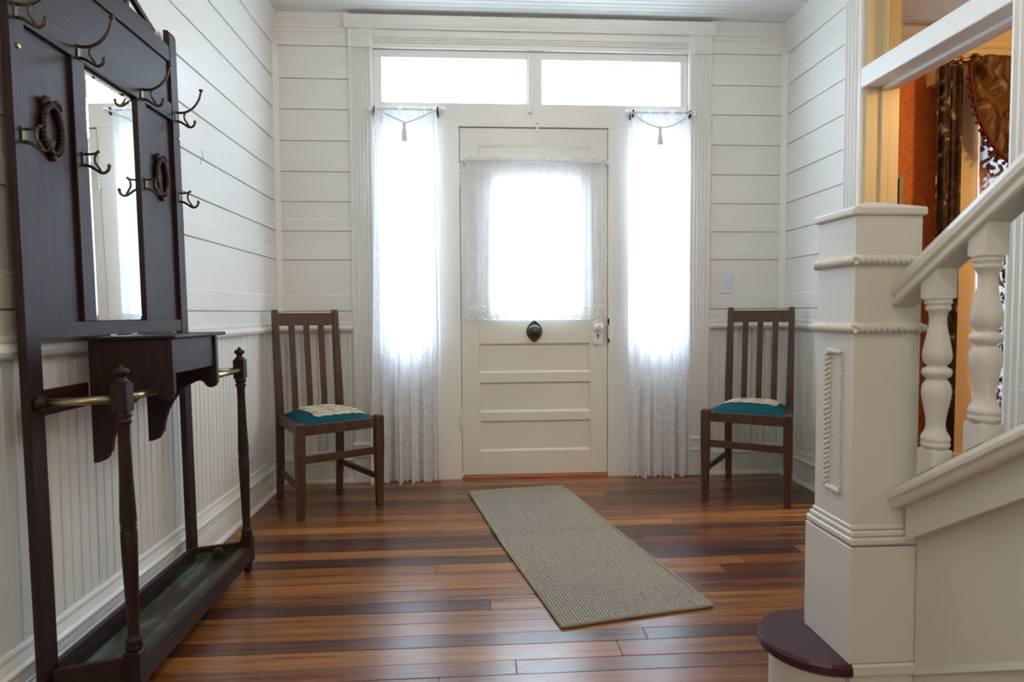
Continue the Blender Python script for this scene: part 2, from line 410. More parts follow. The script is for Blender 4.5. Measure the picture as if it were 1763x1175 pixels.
# fluted pilaster casings with plinth and rosette block
def pilaster(x0, x1, lab, n_):
    w = x1 - x0; pts = [(x0, YF), (x0, YF - .026), (x0 + .012, YF - .030)]
    k = 5; fw = (w - .03) / k
    for i in range(k):
        a = x0 + .015 + i * fw
        pts += [(a + .002, YF - .030), (a + .006, YF - .021), (a + fw - .006, YF - .021), (a + fw - .002, YF - .030)]
    pts += [(x1 - .012, YF - .030), (x1, YF - .026), (x1, YF)]
    c = MB().prism(pts, 'z', .24, 2.606).build(n_, M['white'], kind='structure'); tag(c, lab, 'trim')
    p = MB(); p.box(x0 - .004, x1 + .004, YF - .04, YF, 0, .158, .003); p.prism([(YF, .156), (YF - .046, .158), (YF - .047, .168), (YF - .036, .176), (YF - .036, .222), (YF - .044, .23), (YF - .042, .242), (YF - .03, .248), (YF, .248)], 'x', x0 - .004, x1 + .004)
    p.build('plinth', M['white'], c)
    r = MB(); r.box(x0 - .002, x1 + .004, YF - .037, YF, 2.606, 2.716, .003)
    cx = (x0 + x1) / 2
    r.lathe([(.001, 0), (.012, -.004), (.018, 0), (.022, 0), (.026, -.005), (.031, 0), (.036, 0), (.040, -.006), (.046, -.004), (.048, .004)], (cx, YF - .038, 2.662), 28, 'y')
    r.build('rosette_block', M['white'], c)
pilaster(-.715, -.575, 'fluted white casing left of the entrance door', 'trim_8')
pilaster(1.345, 1.485, 'fluted white casing right of the entrance door', 'trim_9')
mb = MB(); mb.prism([(YF, 2.61), (YF - .026, 2.61), (YF - .026, 2.632), (YF - .020, 2.637), (YF - .028, 2.642), (YF - .020, 2.650), (YF - .028, 2.657), (YF - .020, 2.665), (YF - .028, 2.672), (YF - .028, 2.712), (YF, 2.714)], 'x', -.575, 1.345)
mb.prism([(YF, 2.712), (YF - .045, 2.714), (YF - .048, 2.722), (YF - .060, 2.735), (YF - .078, 2.752), (YF - .082, 2.76), (YF - .082, 2.776), (YF, 2.778)], 'x', -.732, 1.502)
b = mb.build('trim_10', M['white'], kind='structure'); tag(b, 'reeded white head casing and cap over the entrance', 'trim')
# transom windows and sidelights
def window(nm, lab, x0, x1, z0, z1, yy=YF + .05, fr=.012):
    f = MB()
    f.box(x0 - fr, x0, yy - .012, yy + .02, z0 - fr, z1 + fr); f.box(x1, x1 + fr, yy - .012, yy + .02, z0 - fr, z1 + fr)
    f.box(x0, x1, yy - .012, yy + .02, z0 - fr, z0); f.box(x0, x1, yy - .012, yy + .02, z1, z1 + fr)
    fo = f.build(nm, M['white'], kind='structure'); tag(fo, lab, 'window')
    MB().box(x0, x1, yy, yy + .004, z0, z1).build('pane', M['glass'], fo)
    return fo
window('window_1', 'clear transom window over the door, left of the mullion', -.521, .338, 2.306, 2.558)
window('window_2', 'clear transom window over the door, right of the mullion', .447, 1.297, 2.300, 2.558)
for nm, sd, x0, x1 in (('window_3', 'left', -.553, -.20), ('window_4', 'right', .982, 1.323)):
    w_ = window(nm, 'tall sidelight behind the sheer curtain %s of the door' % sd, x0 + (.055 if sd == 'left' else .05), x1 - (.06 if sd == 'left' else .034), .83, 2.125, YF + .06, .06)
    p = MB(); p.box(x0, x1, YF + .03, YF + .11, -.02, .78); p.box(x0 + .05, x1 - .05, YF + .02, YF + .04, .10, .73, .006); p.build('base_panel', M['white'], w_)

# entrance door
dr = thing('door_1', 'white panelled entrance door with a glazed upper half', 'door', (0, 0, 0), kind='structure')
dy = YF + .006
mb = MB()
mb.box(DX0, .046, dy, dy + .045, .022, DZ - .002, .002); mb.box(.74, DX1, dy, dy + .045, .022, DZ - .002, .002)
for z0, z1 in ((2.048, DZ - .002), (.838, .985), (.598, .657), (.358, .412), (.022, .168)): mb.box(.046, .74, dy + .0004, dy + .045, z0, z1, .001)
mb.build('door_frame', M['door'], dr)
mb = MB(); mb.box(DX0 - .006, DX0 + .006, dy + .047, dy + .09, 0.02, DZ + .01); mb.box(DX1 - .006, DX1 + .006, dy + .047, dy + .09, .02, DZ + .01); mb.box(DX0, DX1, dy + .047, dy + .09, DZ - .006, DZ + .01)  # stops added behind the door gap: block light, black in place of shade
b = mb.build('trim_20', M['dark'], kind='structure'); tag(b, 'stop strips coloured black for the shade in the entrance door gap', 'trim')
def panel_mould(z0, z1):
    m_ = MB(); a, b_ = .046, .74; w_ = .012
    m_.prism([(dy + .001, z0), (dy + .014, z0), (dy + .014, z0 + w_)], 'x', a, b_); m_.prism([(dy + .001, z1), (dy + .014, z1), (dy + .014, z1 - w_)], 'x', a, b_)
    m_.prism([(a, dy + .001), (a, dy + .014), (a + w_, dy + .014)], 'z', z0, z1); m_.prism([(b_, dy + .001), (b_, dy + .014), (b_ - w_, dy + .014)], 'z', z0, z1)
    m_.build('panel_moulding', M['door'], dr)
for z0, z1 in ((.657, .838), (.412, .598), (.168, .358)):
    MB().box(.046, .74, dy + .014, dy + .034, z0, z1).build('door_panel', M['door'], dr); panel_mould(z0, z1)
panel_mould(.985, 2.048)
mb = MB(); gx0, gx1, gz0, gz1 = .150, .668, 1.03, 1.85
mb.box(.046, gx0, dy + .012, dy + .036, .985, 2.048); mb.box(gx1, .74, dy + .012, dy + .036, .985, 2.048)
mb.box(gx0, gx1, dy + .012, dy + .036, .985, gz0); mb.box(gx0, gx1, dy + .012, dy + .036, gz1, 2.048)
mb.build('sash', M['door'], dr)
MB().box(gx0, gx1, dy + .022, dy + .026, gz0, gz1).build('pane', M['glass'], dr)
for z0, z1 in ((.312, .425), (1.80, 1.925)):
    h = MB(); h.box(DX0 - .022, DX0 + .002, dy - .009, dy - .003, z0 + .006, z1 - .006)
    k = 5; zz = (z1 - z0) / k
    for i in range(k): h.lathe([(.0075, z0 + i * zz + .001), (.0085, z0 + i * zz + .004), (.0085, z0 + (i + 1) * zz - .004), (.0075, z0 + (i + 1) * zz - .001)], (DX0 - .003, dy - .017, 0), 12)
    h.lathe([(.002, z1 + .012), (.006, z1 + .006), (.005, z1)], (DX0 - .003, dy - .017, 0), 10); h.lathe([(.005, z0), (.006, z0 - .006), (.002, z0 - .012)], (DX0 - .003, dy - .017, 0), 10)
    h.build('hinge', M['white'], dr)
# escutcheon plate with knob and keyhole
pl = []
for x, z in ((.015, .155), (.030, .148), (.034, .12), (.028, .108), (.033, .09), (.033, .05), (.026, .04), (.032, .028), (.024, .012), (.012, .010), (.0, 0)): pl.append((x, z))
out = [(.785 + x, .818 + z) for x, z in pl[::-1]] + [(.785 - x, .818 + z) for x, z in pl[:-1]]
es = MB().prism(out, 'y', dy - .010, dy).build('lock_plate', M['rodwhite'], dr)
mb = MB(); mb.tube([(.785 + .027 * math.cos(t), dy - .011, .945 + .032 * math.sin(t)) for t in [i * PI / 12 for i in range(25)]], .0042, 6); mb.box(.762, .808, dy - .014, dy - .008, .841, .848); mb.box(.770, .800, dy - .014, dy - .008, .829, .835)
mb.build('plate_ornament', M['rodwhite'], es)
mb = MB(); mb.lathe([(.006, 0), (.006, .003)], (.785, dy - .0125, .888), 12, 'y'); mb.box(.782, .788, dy - .0125, dy - .009, .866, .886); mb.build('keyhole', M['dark'], es)
MB().lathe([(.001, -.058), (.016, -.057), (.026, -.047), (.028, -.038), (.022, -.028), (.011, -.022), (.010, -.012), (.018, -.007), (.018, 0)], (.787, dy, .938), 24, 'y').build('door_knob', M['door'], dr)
mb = MB(); mb.box(.846, .872, dy - .024, dy - .004, .862, .962, .003); mb.box(.848, .858, dy - .026, dy - .004, .952, .985, .002); mb.box(.848, .858, dy - .026, dy - .004, .845, .872, .002)
mb.build('lock_keeper', M['white'], dr)
mb = MB(); mb.box(.847, .853, dy - .028, dy - .003, .95, .99); mb.box(.847, .853, dy - .028, dy - .003, .84, .866); mb.box(.844, .849, dy - .012, dy - .002, .87, .95); mb.build('latch_bolt', M['iron'], dr)
# turn bell: leaf-shaped plate with domed bell
cx, cz = .388, .912
lp = []
for i in range(33):
    t = i / 32; lp.append((cx + .050 * math.sin(PI * t) ** .75, cz + .068 - .136 * t))
lp += [(2 * cx - x, z) for x, z in lp[-2:0:-1]]
bl = MB().prism(lp, 'y', dy - .005, dy).build('door_bell', M['bell'], dr, label='dark domed turn bell on a leaf-shaped plate')
MB().lathe([(.001, -.042), (.008, -.041), (.010, -.038), (.022, -.036), (.036, -.029), (.043, -.018), (.045, -.008), (.045, -.004)], (cx, dy, cz), 28, 'y').build('bell_dome', M['bell'], bl)
mb = MB(); mb.box(.405, .419, dy - .016, dy - .001, 2.130, 2.185, .002); mb.lathe([(.001, -.022), (.008, -.018), (.006, -.010), (.006, 0)], (.412, dy - .004, 2.182), 12, 'y'); mb.build('door_bolt', M['rodwhite'], dr)
mb = MB(); mb.prism([(YF - .012, -.001), (YF - .012, .012), (YF - .002, .021), (YF + .14, .021), (YF + .14, -.02), (YF, -.02)], 'x', DX0 - .001, DX1 + .001)
b = mb.build('trim_11', M['thresh'], kind='structure'); tag(b, 'worn reddish wooden threshold under the entrance door', 'trim')

# right wall: boarded stretch, then the cased opening to the parlour, then solid beyond the stairs
OY0, OY1 = 2.22, 3.11
mb = MB(); mb.box(XR, XR + .147, OY1 + .0, YF, -.02, ZC + .05); mb.box(XR, XR + .147, YB, OY0, -.02, ZC + .05); mb.box(XR, XR + .147, OY0, OY1, 2.70, ZC + .05)
wr = mb.build('wall_right', M['white'], kind='structure'); tag(wr, 'right hall wall of white lapped boards beside the parlour opening', 'wall')
boards('right', OY1 + .148, YF - .01, wr); wainscot('right', OY1 + .14, YF, wr); boards('right', YB, OY0 - .13, wr)
b = put_profile(BASE, 'right', OY1 + .14, YF, 'baseboard_right', M['white'], None); tag(b, 'white moulded baseboard on the right wall behind the newel', 'baseboard', kind='structure')
b = put_profile(RAIL, 'right', OY1 + .14, YF, 'trim_12', M['white'], None); tag(b, 'white chair rail on the right wall behind the newel', 'trim', kind='structure')
b = put_profile(CROWN, 'right', OY1 - .2, YF, 'trim_13', M['white'], None); tag(b, 'white stepped cornice along the right wall', 'trim', kind='structure')
def vcasing(y0, y1, nm, lab):
    w = y1 - y0; p = [(XR, y0), (XR - .02, y0), (XR - .026, y0 + .006)]
    k = 4; fw = (w - .03) / k
    for i in range(k):
        a = y0 + .015 + i * fw
        p += [(XR - .028, a + .002), (XR - .018, a + .007), (XR - .018, a + fw - .007), (XR - .028, a + fw - .002)]
    p += [(XR - .026, y1 - .006), (XR - .02, y1), (XR, y1)]
    c = MB().prism(p, 'z', 0, 2.62).build(nm, M['white'], kind='structure'); tag(c, lab, 'trim')
vcasing(OY1, OY1 + .148, 'trim_14', 'fluted white casing on the far side of the parlour opening')
vcasing(OY0 - .148, OY0, 'trim_15', 'fluted white casing on the near side of the parlour opening')
mb = MB(); mb.box(XR - .026, XR + .17, OY0 - .0, OY1 + .0, 2.137, 2.236, .004); mb.box(XR + .07, XR + .105, OY0, OY1, 2.122, 2.14, .003)
b = mb.build('trim_16', M['white'], kind='structure'); tag(b, 'white transom bar across the parlour opening', 'trim')
mb = MB()
for y0, y1 in ((OY1 - .012, OY1 + .0), (OY0, OY0 + .012)): mb.box(XR - .002, XR + .17, y0, y1, 0, 2.70, .002)
mb.box(XR + .07, XR + .105, OY1 - .026, OY1 - .011, 0, 2.137, .003); mb.box(XR + .07, XR + .105, OY0 + .011, OY0 + .026, 0, 2.137, .003)
mb.box(XR - .0, XR + .17, OY0, OY1, 2.66, 2.70)
b = mb.build('trim_17', M['cream'], kind='structure'); tag(b, 'cream jamb lining with a stop bead in the parlour opening', 'trim')
w_ = MB(); w_.box(XR + .075, XR + .095, OY0 + .012, OY0 + .05, 2.236, 2.66); w_.box(XR + .075, XR + .095, OY1 - .05, OY1 - .012, 2.236, 2.66)
w_.box(XR + .075, XR + .095, OY0 + .05, OY1 - .05, 2.62, 2.66)
w_ = w_.build('window_5', M['cream'], kind='structure'); tag(w_, 'transom window above the bar of the parlour opening', 'window')
MB().box(XR + .083, XR + .087, OY0 + .05, OY1 - .05, 2.237, 2.62).build('pane', M['oldglass'], w_)

# rear of the hall behind the viewpoint
b = MB().box(XL - .1, XR + .2, YB - .12, YB, -.02, ZC + .05).build('wall_rear', M['white'], kind='structure'); tag(b, 'plain white rear wall of the hall', 'wall')

# parlour shell
b = MB(); b.box(XR + .147, 3.19, YF + .02, YF + .14, 0, ZC); b.box(3.90, 5.2, YF + .02, YF + .14, 0, ZC); b.box(3.19, 3.90, YF + .02, YF + .14, 2.46, ZC); b.box(3.19, 3.90, YF + .02, YF + .14, 0, .45)
b = b.build('wall_parlour_front', M['paper'], kind='structure'); tag(b, 'parlour wall in orange red damask paper beside the window', 'wall')
b = MB().box(5.1, 5.2, .4, YF + .02, 0, ZC).build('wall_parlour_right', M['paper'], kind='structure'); tag(b, 'far side wall of the red papered parlour', 'wall')
b = MB().box(XR + .147, 5.2, .3, .4, 0, ZC).build('wall_parlour_rear', M['paper'], kind='structure'); tag(b, 'rear wall of the red papered parlour', 'wall')
YP = YF + .02
mb = MB(); mb.prism([(YP - d, z) for d, z in ((0, 2.60), (.02, 2.602), (.02, 2.64), (.03, 2.648), (.03, 2.676), (.045, 2.69), (.05, 2.72), (.07, 2.75), (.085, 2.795), (0, 2.795))], 'x', XR + .147, 5.1)
b = mb.build('trim_18', M['cream'], kind='structure'); tag(b, 'cream stepped cornice over the parlour window', 'trim')
w_ = MB(); w_.box(3.112, 3.240, YP - .03, YP, .05, 2.56, .004); w_.box(3.885, 4.005, YP - .03, YP, .05, 2.56, .004); w_.box(3.07, 4.02, YP - .035, YP, 2.45, 2.57, .004); w_.box(3.07, 4.02, YP - .05, YP, .05, .10, .004)
w_.box(3.19, 3.27, YP, YP + .10, .45, 2.46); w_.box(3.87, 3.9, YP, YP + .10, .45, 2.46); w_.box(3.19, 3.9, YP + .03, YP + .07, 1.43, 1.48)
w_ = w_.build('window_6', M['cream'], kind='structure'); tag(w_, 'parlour window with wide cream casing behind the drapes', 'window')
MB().box(3.22, 3.88, YP + .05, YP + .054, .45, 2.46).build('pane', M['glass'], w_)
# porch outside
b = MB().box(-6, 9, YF + .14, 9.5, -.2, -.05).build('floor', M['conc'], kind='structure'); tag(b, 'grey porch floor outside the entrance door', 'floor')

# ================================================================== CURTAINS
def sheer_curtain(name, lab, x0t, x1t, x0b, x1b, zt, zb, yy, nf, amp, m, seed, nu=150, nv=44, head=True, hem=0.):
    r = random.Random(seed); ph = [r.uniform(0, 6.28) for _ in range(6)]
    root = thing(name, lab, 'curtain', ((x0t + x1t) / 2, yy, 0)); cx = (x0t + x1t) / 2
    def fn(u, v):
        t = 1 - v                                     # t=1 at the bottom
        x = (x0t + (x1t - x0t) * u) * (1 - t) + (x0b + (x1b - x0b) * u) * t
        x += .006 * math.sin(5 * u + 3 * t + ph[0]) * t
        a = amp * (.25 + .75 * min(1, t * 2.2))
        q = math.sin(2 * PI * nf * u + ph[1] + .8 * math.sin(3 * u + ph[2]) + .5 * t) + .5 * math.sin(2 * PI * nf * 2.3 * u + ph[3] - t) + .35 * math.sin(2 * PI * nf * .45 * u + ph[4])
        q = q + .35 * abs(q) * q; y_ = a * q * .5
        if t < .06: y_ += .003 * math.sin(2 * PI * nf * 3.1 * u + ph[5])
        z = zb + (zt - zb) * v
        if t < .02: z += .006 * math.sin(2 * PI * nf * 3.1 * u + ph[5])
        if t > .98 and hem: z += hem * (math.sin(2 * PI * nf * .9 * u + ph[3]) * .6 + .5 * math.sin(2 * PI * nf * 2.1 * u))
        return (x - cx, y_, max(z, .003))
    MB().grid(fn, nu, nv).build('curtain_panel', m, root)
    return root, cx
c1, cx1 = sheer_curtain('sheer_curtain', 'long white lace sheer hanging left of the entrance door', -.560, -.195, -.607, -.190, 2.248, .012, 3.850, 5.5, .048, M['sheer'], 3, hem=.016)
c2, cx2 = sheer_curtain('sheer_curtain', 'long white lace sheer hanging right of the entrance door', .975, 1.338, .964, 1.358, 2.246, .012, 3.850, 5.5, .048, M['sheer'], 8, hem=.02)
def rod(root, cx, x0, x1, z, tilt=0, dark=True, bulbs=True):
    mb = MB(); mb.tube([(x0 - cx, 0, z), (x1 - cx, 0, z - tilt)], .008, 10)
    if bulbs:
        mb.ball((x0 - cx, 0, z), .013); mb.ball((x1 - cx, 0, z - tilt), .013)
    mb.build('curtain_rod', M['rodwhite'], root)
    if dark:
        for xx in (x0 + .033, x1 - .033):
            b_ = MB(); b_.box(xx - cx - .005, xx - cx + .005, -.014, .066, z - .03, z + .012, .002); b_.build('rod_bracket', M['iron'], root, label='small dark metal rod bracket')
rod(c1, cx1, -.592, -.156, 2.236); rod(c2, cx2, .952, 1.368, 2.236)
def lace_bits(root, x0, x1, z):
    pass
# door curtain
c3, cx3 = sheer_curtain('door_curtain', 'short gathered white voile curtain with lace hem on the entrance door', -.018, .815, -.022, .818, 1.968, 1.075, 3.890, 15, .015, M['voile'], 21, 200, 30)
rod(c3, cx3, -.04, .838, 1.955, .015, dark=False)
for xx in (-.03, .83):
    MB().box(xx - cx3 - .004, xx - cx3 + .004, -.01, .032, 1.93, 1.965, .001).build('rod_bracket', M['rodwhite'], c3)
def hemfn(u, v):
    r = random.Random(21); ph = [r.uniform(0, 6.28) for _ in range(6)]; nf = 15
    x = -.022 + .84 * u; t = 1
    q = math.sin(2 * PI * nf * u + ph[1] + .8 * math.sin(3 * u + ph[2]) + .5) + .5 * math.sin(2 * PI * nf * 2.3 * u + ph[3] - 1) + .35 * math.sin(2 * PI * nf * .45 * u + ph[4])
    sc = abs(math.sin(PI * 15 * u)) * (1 - v)
    return (x - cx3 + .006 * math.sin(5 * u + 3 + ph[0]), .015 * q * .6 - .001, 1.078 - (1 - v) * .075 - .022 * sc)
MB().grid(hemfn, 200, 8).build('lace_hem', M['lacehem'], c3, label='scalloped lace border of the curtain')
# tasselled cords
def tassel(x0, x1, xm, z0, zm, zt, ym, lab, vee):
    root = thing('tassel_cord', lab, 'tassel', (xm, ym, zm), group='tasselled cords on the sheer curtains')
    pts = []
    for i in range(25):
        t = i / 24; x = x0 + (x1 - x0) * t
        if vee: z = zm + (z0 - zm) * abs(2 * t - 1) ** 1.15
        else: z = zm + (z0 - zm) * (2 * t - 1) ** 2
        pts.append((x - xm, -.012 * math.sin(PI * t) , z - zm))
    MB().tube(pts, .0042, 7).build('cord', M['cord'], root)
    h = zm - zt
    MB().lathe([(.003, .0), (.009, -.004), (.011, -.012), (.007, -.022), (.008, -.026), (.013, -.05), (.018, -h + .004), (.016, -h)], (0, -.014, 0), 14).build('tassel', M['cord'], root)
tassel(-.548, -.192, -.381, 2.226, 2.142, 2.032, 3.815, 'cord and tassel in a V across the left sheer curtain', True)
tassel(.966, 1.332, 1.138, 2.232, 2.134, 2.030, 3.815, 'cord and tassel in a loop across the right sheer curtain', False)

# light switch
sw = thing('light_switch', 'white toggle switch plate on the boards above the right chair', 'switch', (1.596, YF - .012, 1.205))
MB().box(-.040, .040, -.006, .006, -.063, .063, .003).build('switch_plate', M['switch'], sw)
mb = MB(); mb.box(-.005, .005, -.016, -.004, -.004, .012, .002); mb.build('toggle', M['switch'], sw)
for z in (-.03, .03): MB().lathe([(.001, -.0075), (.003, -.007), (.003, -.004)], (0, 0, z), 8, 'y').build('screw', M['rodwhite'], sw)

# ================================================================== RUG
rc = [Vector((-.028, 3.60)), Vector((.523, 3.697)), Vector((.826, 2.128)), Vector((.282, 2.014))]
rx = (rc[1] - rc[0]).normalized(); ang = math.atan2(rx.y, rx.x); rcen = sum(rc, Vector((0, 0))) / 4
rg = thing('rug', 'beige ribbed runner rug lying askew on the floor before the door', 'rug', (rcen.x, rcen.y, 0), (0, 0, ang))
Rm = Matrix.Rotation(-ang, 2)
lc = [Rm @ (p - rcen) for p in rc]
def rugxy(u, v):
    p = (lc[0] * (1 - u) + lc[1] * u) * (1 - v) + (lc[3] * (1 - u) + lc[2] * u) * v
    p = p + Vector((.004 * math.sin(7 * v + 1) * (1 if u < .5 else .4), .003 * math.sin(4 * u)))
    z = .007 + .011 * math.exp(-((v - .45) / .014) ** 2) - .003 * math.exp(-((v - .49) / .02) ** 2)
    return p, z
mb = MB(); mb.grid(lambda u, v: (*rugxy(u, v)[0], rugxy(u, v)[1]), 30, 90)
def rim(u, v): p, z = rugxy(u, v); return [(*p, z), (*p, .001)]
for fixed in (('u', 0), ('u', 1), ('v', 0), ('v', 1)):
    k = 90 if fixed[0] == 'u' else 30
    mb.sections([rim(fixed[1], i / k) if fixed[0] == 'u' else rim(i / k, fixed[1]) for i in range(k + 1)], cap=False, closed=False)
mb.build('rug_pile', M['rug'], rg)
loop = [rugxy(0, i / 40) for i in range(41)] + [rugxy(i / 16, 1) for i in range(1, 17)] + [rugxy(1, 1 - i / 40) for i in range(1, 41)] + [rugxy(1 - i / 16, 0) for i in range(1, 17)]
MB().tube([(p.x, p.y, z * .5 + .0025) for p, z in loop], .0065, 8).build('rug_binding', M['rugedge'], rg)

# ================================================================== CHAIRS
SEAT = .476
def make_chair(name, label, loc, rz):
    ch = thing(name, label, 'chair', loc, (0, 0, rz), group='slat-back oak chairs beside the door')
    fw, bw, dp, lt = .212, .172, .43, .040
    yf, yb = -dp / 2, dp / 2
    for s in (-1, 1):
        # front leg: straight, tapering a little to the floor
        x = s * fw; mb = MB(); a = lt / 2 + .002; b_ = lt / 2 - .004
        mb.sections([[(x - q, yf - q, z), (x + q, yf - q, z), (x + q, yf + q, z), (x - q, yf + q, z)] for q, z in ((b_, 0), (a, .33), (a, SEAT + .006), (a - .004, SEAT + .013))], smooth=False)
        mb.build('leg', M['chair'], ch)
        # rear leg runs on upward as the back post
        mb = MB(); xs = s * bw
        path = [(0, .022, .015), (.22, .006, .0185), (SEAT - .02, 0, .0190), (SEAT + .1, .004, .0185), (1.042, .048, .0150), (1.054, .049, .011)]
        mb.sections([[(xs - q, yb + o - q, z), (xs + q, yb + o - q, z), (xs + q, yb + o + q, z), (xs - q, yb + o + q, z)] for z, o, q in path], smooth=False)
        mb.build('leg', M['chair'], ch)
        # side seat rail
        mb = MB(); mb.sections([[(s * (fw - .004) - .011, yf, SEAT - .052), (s * (fw - .004) + .011, yf, SEAT - .052), (s * (fw - .004) + .011, yf, SEAT), (s * (fw - .004) - .011, yf, SEAT)],
                                [(s * bw - .011, yb, SEAT - .052), (s * bw + .011, yb, SEAT - .052), (s * bw + .011, yb, SEAT), (s * bw - .011, yb, SEAT)]], smooth=False)
        mb.build('seat_rail', M['chair'], ch)
        mb = MB(); mb.sections([[(s * fw - .007, yf, .140), (s * fw + .007, yf, .140), (s * fw + .007, yf, .170), (s * fw - .007, yf, .170)],
                                [(s * bw - .007, yb + .008, .150), (s * bw + .007, yb + .008, .150), (s * bw + .007, yb + .008, .180), (s * bw - .007, yb + .008, .180)]], smooth=False)
        mb.build('stretcher', M['chair'], ch)
    MB().box(-fw, fw, yf - .011, yf + .011, SEAT - .052, SEAT, .002).build('seat_rail', M['chair'], ch)
    MB().box(-bw, bw, yb - .010, yb + .010, SEAT - .052, SEAT, .002).build('seat_rail', M['chair'], ch)
    MB().box(-fw, fw, yf - .007, yf + .007, .282, .320, .002).build('stretcher', M['chair'], ch)
    def off(z): return .004 + (z - SEAT - .1) / (1.04 - SEAT - .1) * .044
    mb = MB(); mb.prism([(yb + off(.964) - .010, .964), (yb + off(.964) + .010, .964), (yb + off(1.034) + .010, 1.034), (yb + off(1.034) - .010, 1.034)], 'x', -bw, bw); mb.build('top_rail', M['chair'], ch)
    for x in (-.084, 0, .084):
        q = .0160; mb = MB(); mb.sections([[(x - q, yb + o - .005, z), (x + q, yb + o - .005, z), (x + q, yb + o + .005, z), (x - q, yb + o + .005, z)] for z, o in ((SEAT - .01, .0), (SEAT + .1, .004), (.968, off(.968)))], smooth=False)
        mb.build('slat', M['chair'], ch)
    mb = MB()
    def cush(u, v):
        a, b_ = 2 * u - 1, 2 * v - 1
        w = (fw - .016) * (1 - v) + (bw - .016) * v
        ea, eb = (1 - abs(a) ** 3.0), (1 - abs(b_) ** 3.0)
        z = SEAT - .002 + .046 * (max(ea, 0) * max(eb, 0)) ** .6
        return (a * w, (yf + .014) * (1 - v) + (yb - .014) * v, z)
    mb.grid(cush, 24, 24)
    mb.build('cushion', M['teal'], ch, label='teal padded seat')
    # crocheted doily lying on the cushion
    def cz(x, y_):
        v = (y_ - (yf + .014)) / ((yb - .014) - (yf + .014)); w = (fw - .016) * (1 - v) + (bw - .016) * v
        u = (x / w + 1) / 2; return cush(min(max(u, 0), 1), min(max(v, 0), 1))[2]
    return ch, cz
def make_doily(label, loc, rz, cz, x0, x1, y0, y1, sk):
    d = thing('crochet_doily', label, 'doily', loc, (0, 0, rz), group='crocheted doilies on the chair seats')
    def fn(u, v):
        e = .007
        ex = e * abs(math.sin(PI * 6 * v)); ey = e * abs(math.sin(PI * 6 * u))
        x = (x0 - ex) + (x1 - x0 + 2 * ex) * u; y_ = (y0 - ey) + (y1 - y0 + 2 * ey) * v
        x += sk * (v - .5)
        return (x, y_, cz(x, y_) + .0035 + .0012 * math.sin(40 * u) * math.sin(37 * v))
    MB().grid(fn, 48, 36).build('lace_ground', M['doily'], d)
    # raised rosettes, one to a square
    nx, ny = 3, 2; mb = MB()
    for i in range(nx):
        for j in range(ny):
            cx = x0 + (i + .5) / nx * (x1 - x0); cy = y0 + (j + .5) / ny * (y1 - y0); rr = (x1 - x0) / nx * .44
            for k in (1., .62, .28):
                pts = []
                for q in range(25):
                    t = 2 * PI * q / 24; r_ = rr * k * (1 + .06 * math.cos(8 * t)); px, py = cx + r_ * math.cos(t) + sk * ((cy - y0) / (y1 - y0) - .5), cy + r_ * math.sin(t)
                    pts.append((px, py, cz(px, py) + .0055))
                mb.tube(pts, .0035 if k > .5 else .005, 5)
    o = mb.build('rosettes', M['doilyc'], d); return d
A1 = math.radians(33.8); A2 = math.radians(-33.3)
def ctr(fl_, fr_, a):      # chair origin from the front feet
    mx, my = (fl_[0] + fr_[0]) / 2, (fl_[1] + fr_[1]) / 2
    return (mx - math.sin(a) * .215, my + math.cos(a) * .215, 0)
L1 = ctr((-.860, 3.172), (-.495, 3.430), A1); L2 = ctr((1.287, 3.430), (1.650, 3.203), A2)
_, cz = make_chair('slat_back_chair', 'dark oak slat-back chair with teal seat in the left corner', L1, A1)
_, cz = make_chair('slat_back_chair', 'dark oak slat-back chair with teal seat in the right corner behind the newel', L2, A2)
make_doily('cream crochet doily on the teal seat of the left chair', L1, A1, cz, -.105, .180, -.160, .160, .0)
make_doily('cream crochet doily on the teal seat of the right chair', L2, A2, cz, -.150, .132, -.080, .160, .0)

# ================================================================== HALL STAND
HK = .015
hs = thing('hall_stand', 'dark oak hall stand with mirror, coat hooks and drip tray against the left wall', 'hall stand', (-1.08, 2.09, 0), (0, -HK, 0))
def U(u): return u - 2.09
PLa, PLb, PRa, PRb = U(1.640), U(1.692), U(2.488), U(2.540)
for a, b_ in ((PLa, PLb), (PRa, PRb)):
    MB().prism([(-.022, 0.001), (0, 0.001), (0, 2.072), (-.006, 2.086), (-.022, 2.088)], 'y', a, b_).build('post', M['oak'], hs)
def hbar(name, z0, z1, x0=-.020, x1=-.002, a=PLb, b_=PRa, m='oakh'):
    return MB().box(x0, x1, a, b_, z0, z1, .0015).build(name, M[m], hs)
hbar('rail', .968, 1.012); hbar('rail', 1.756, 1.818); hbar('rail', 1.970, 2.028)
hbar('panel', 1.818, 1.970, -.018, -.010)
SLa, SLb, SRa, SRb = U(1.886), U(1.945), U(2.235), U(2.294)
for a, b_ in ((SLa, SLb), (SRa, SRb)): MB().box(-.020, -.002, a, b_, 1.012, 1.756, .0015).build('stile', M['oak'], hs)
for a, b_ in ((PLb, SLa), (SRb, PRa)): MB().box(-.020, -.014, a, b_, 1.012, 1.756).build('panel', M['oak'], hs)
# bevelled mirror
mi = MB(); bw_ = .020; z0, z1 = 1.014, 1.752; x = -.010; xb = -.0135
o_ = [(xb, SLb, z0), (xb, SRa, z0), (xb, SRa, z1), (xb, SLb, z1)]; i_ = [(x, SLb + bw_, z0 + bw_), (x, SRa - bw_, z0 + bw_), (x, SRa - bw_, z1 - bw_), (x, SLb + bw_, z1 - bw_)]
for k in range(4): mi.face((o_[k], o_[(k + 1) % 4], i_[(k + 1) % 4], i_[k]))
mi.face(i_); mi.face([(xb - .004, p[1], p[2]) for p in o_])
mi.build('mirror_glass', M['mirror'], hs, label='bevelled mirror in the middle of the stand')
MB().box(-.020, -.018, SLb, SRa, z0, z1).build('mirror_backing', M['oak'], hs)
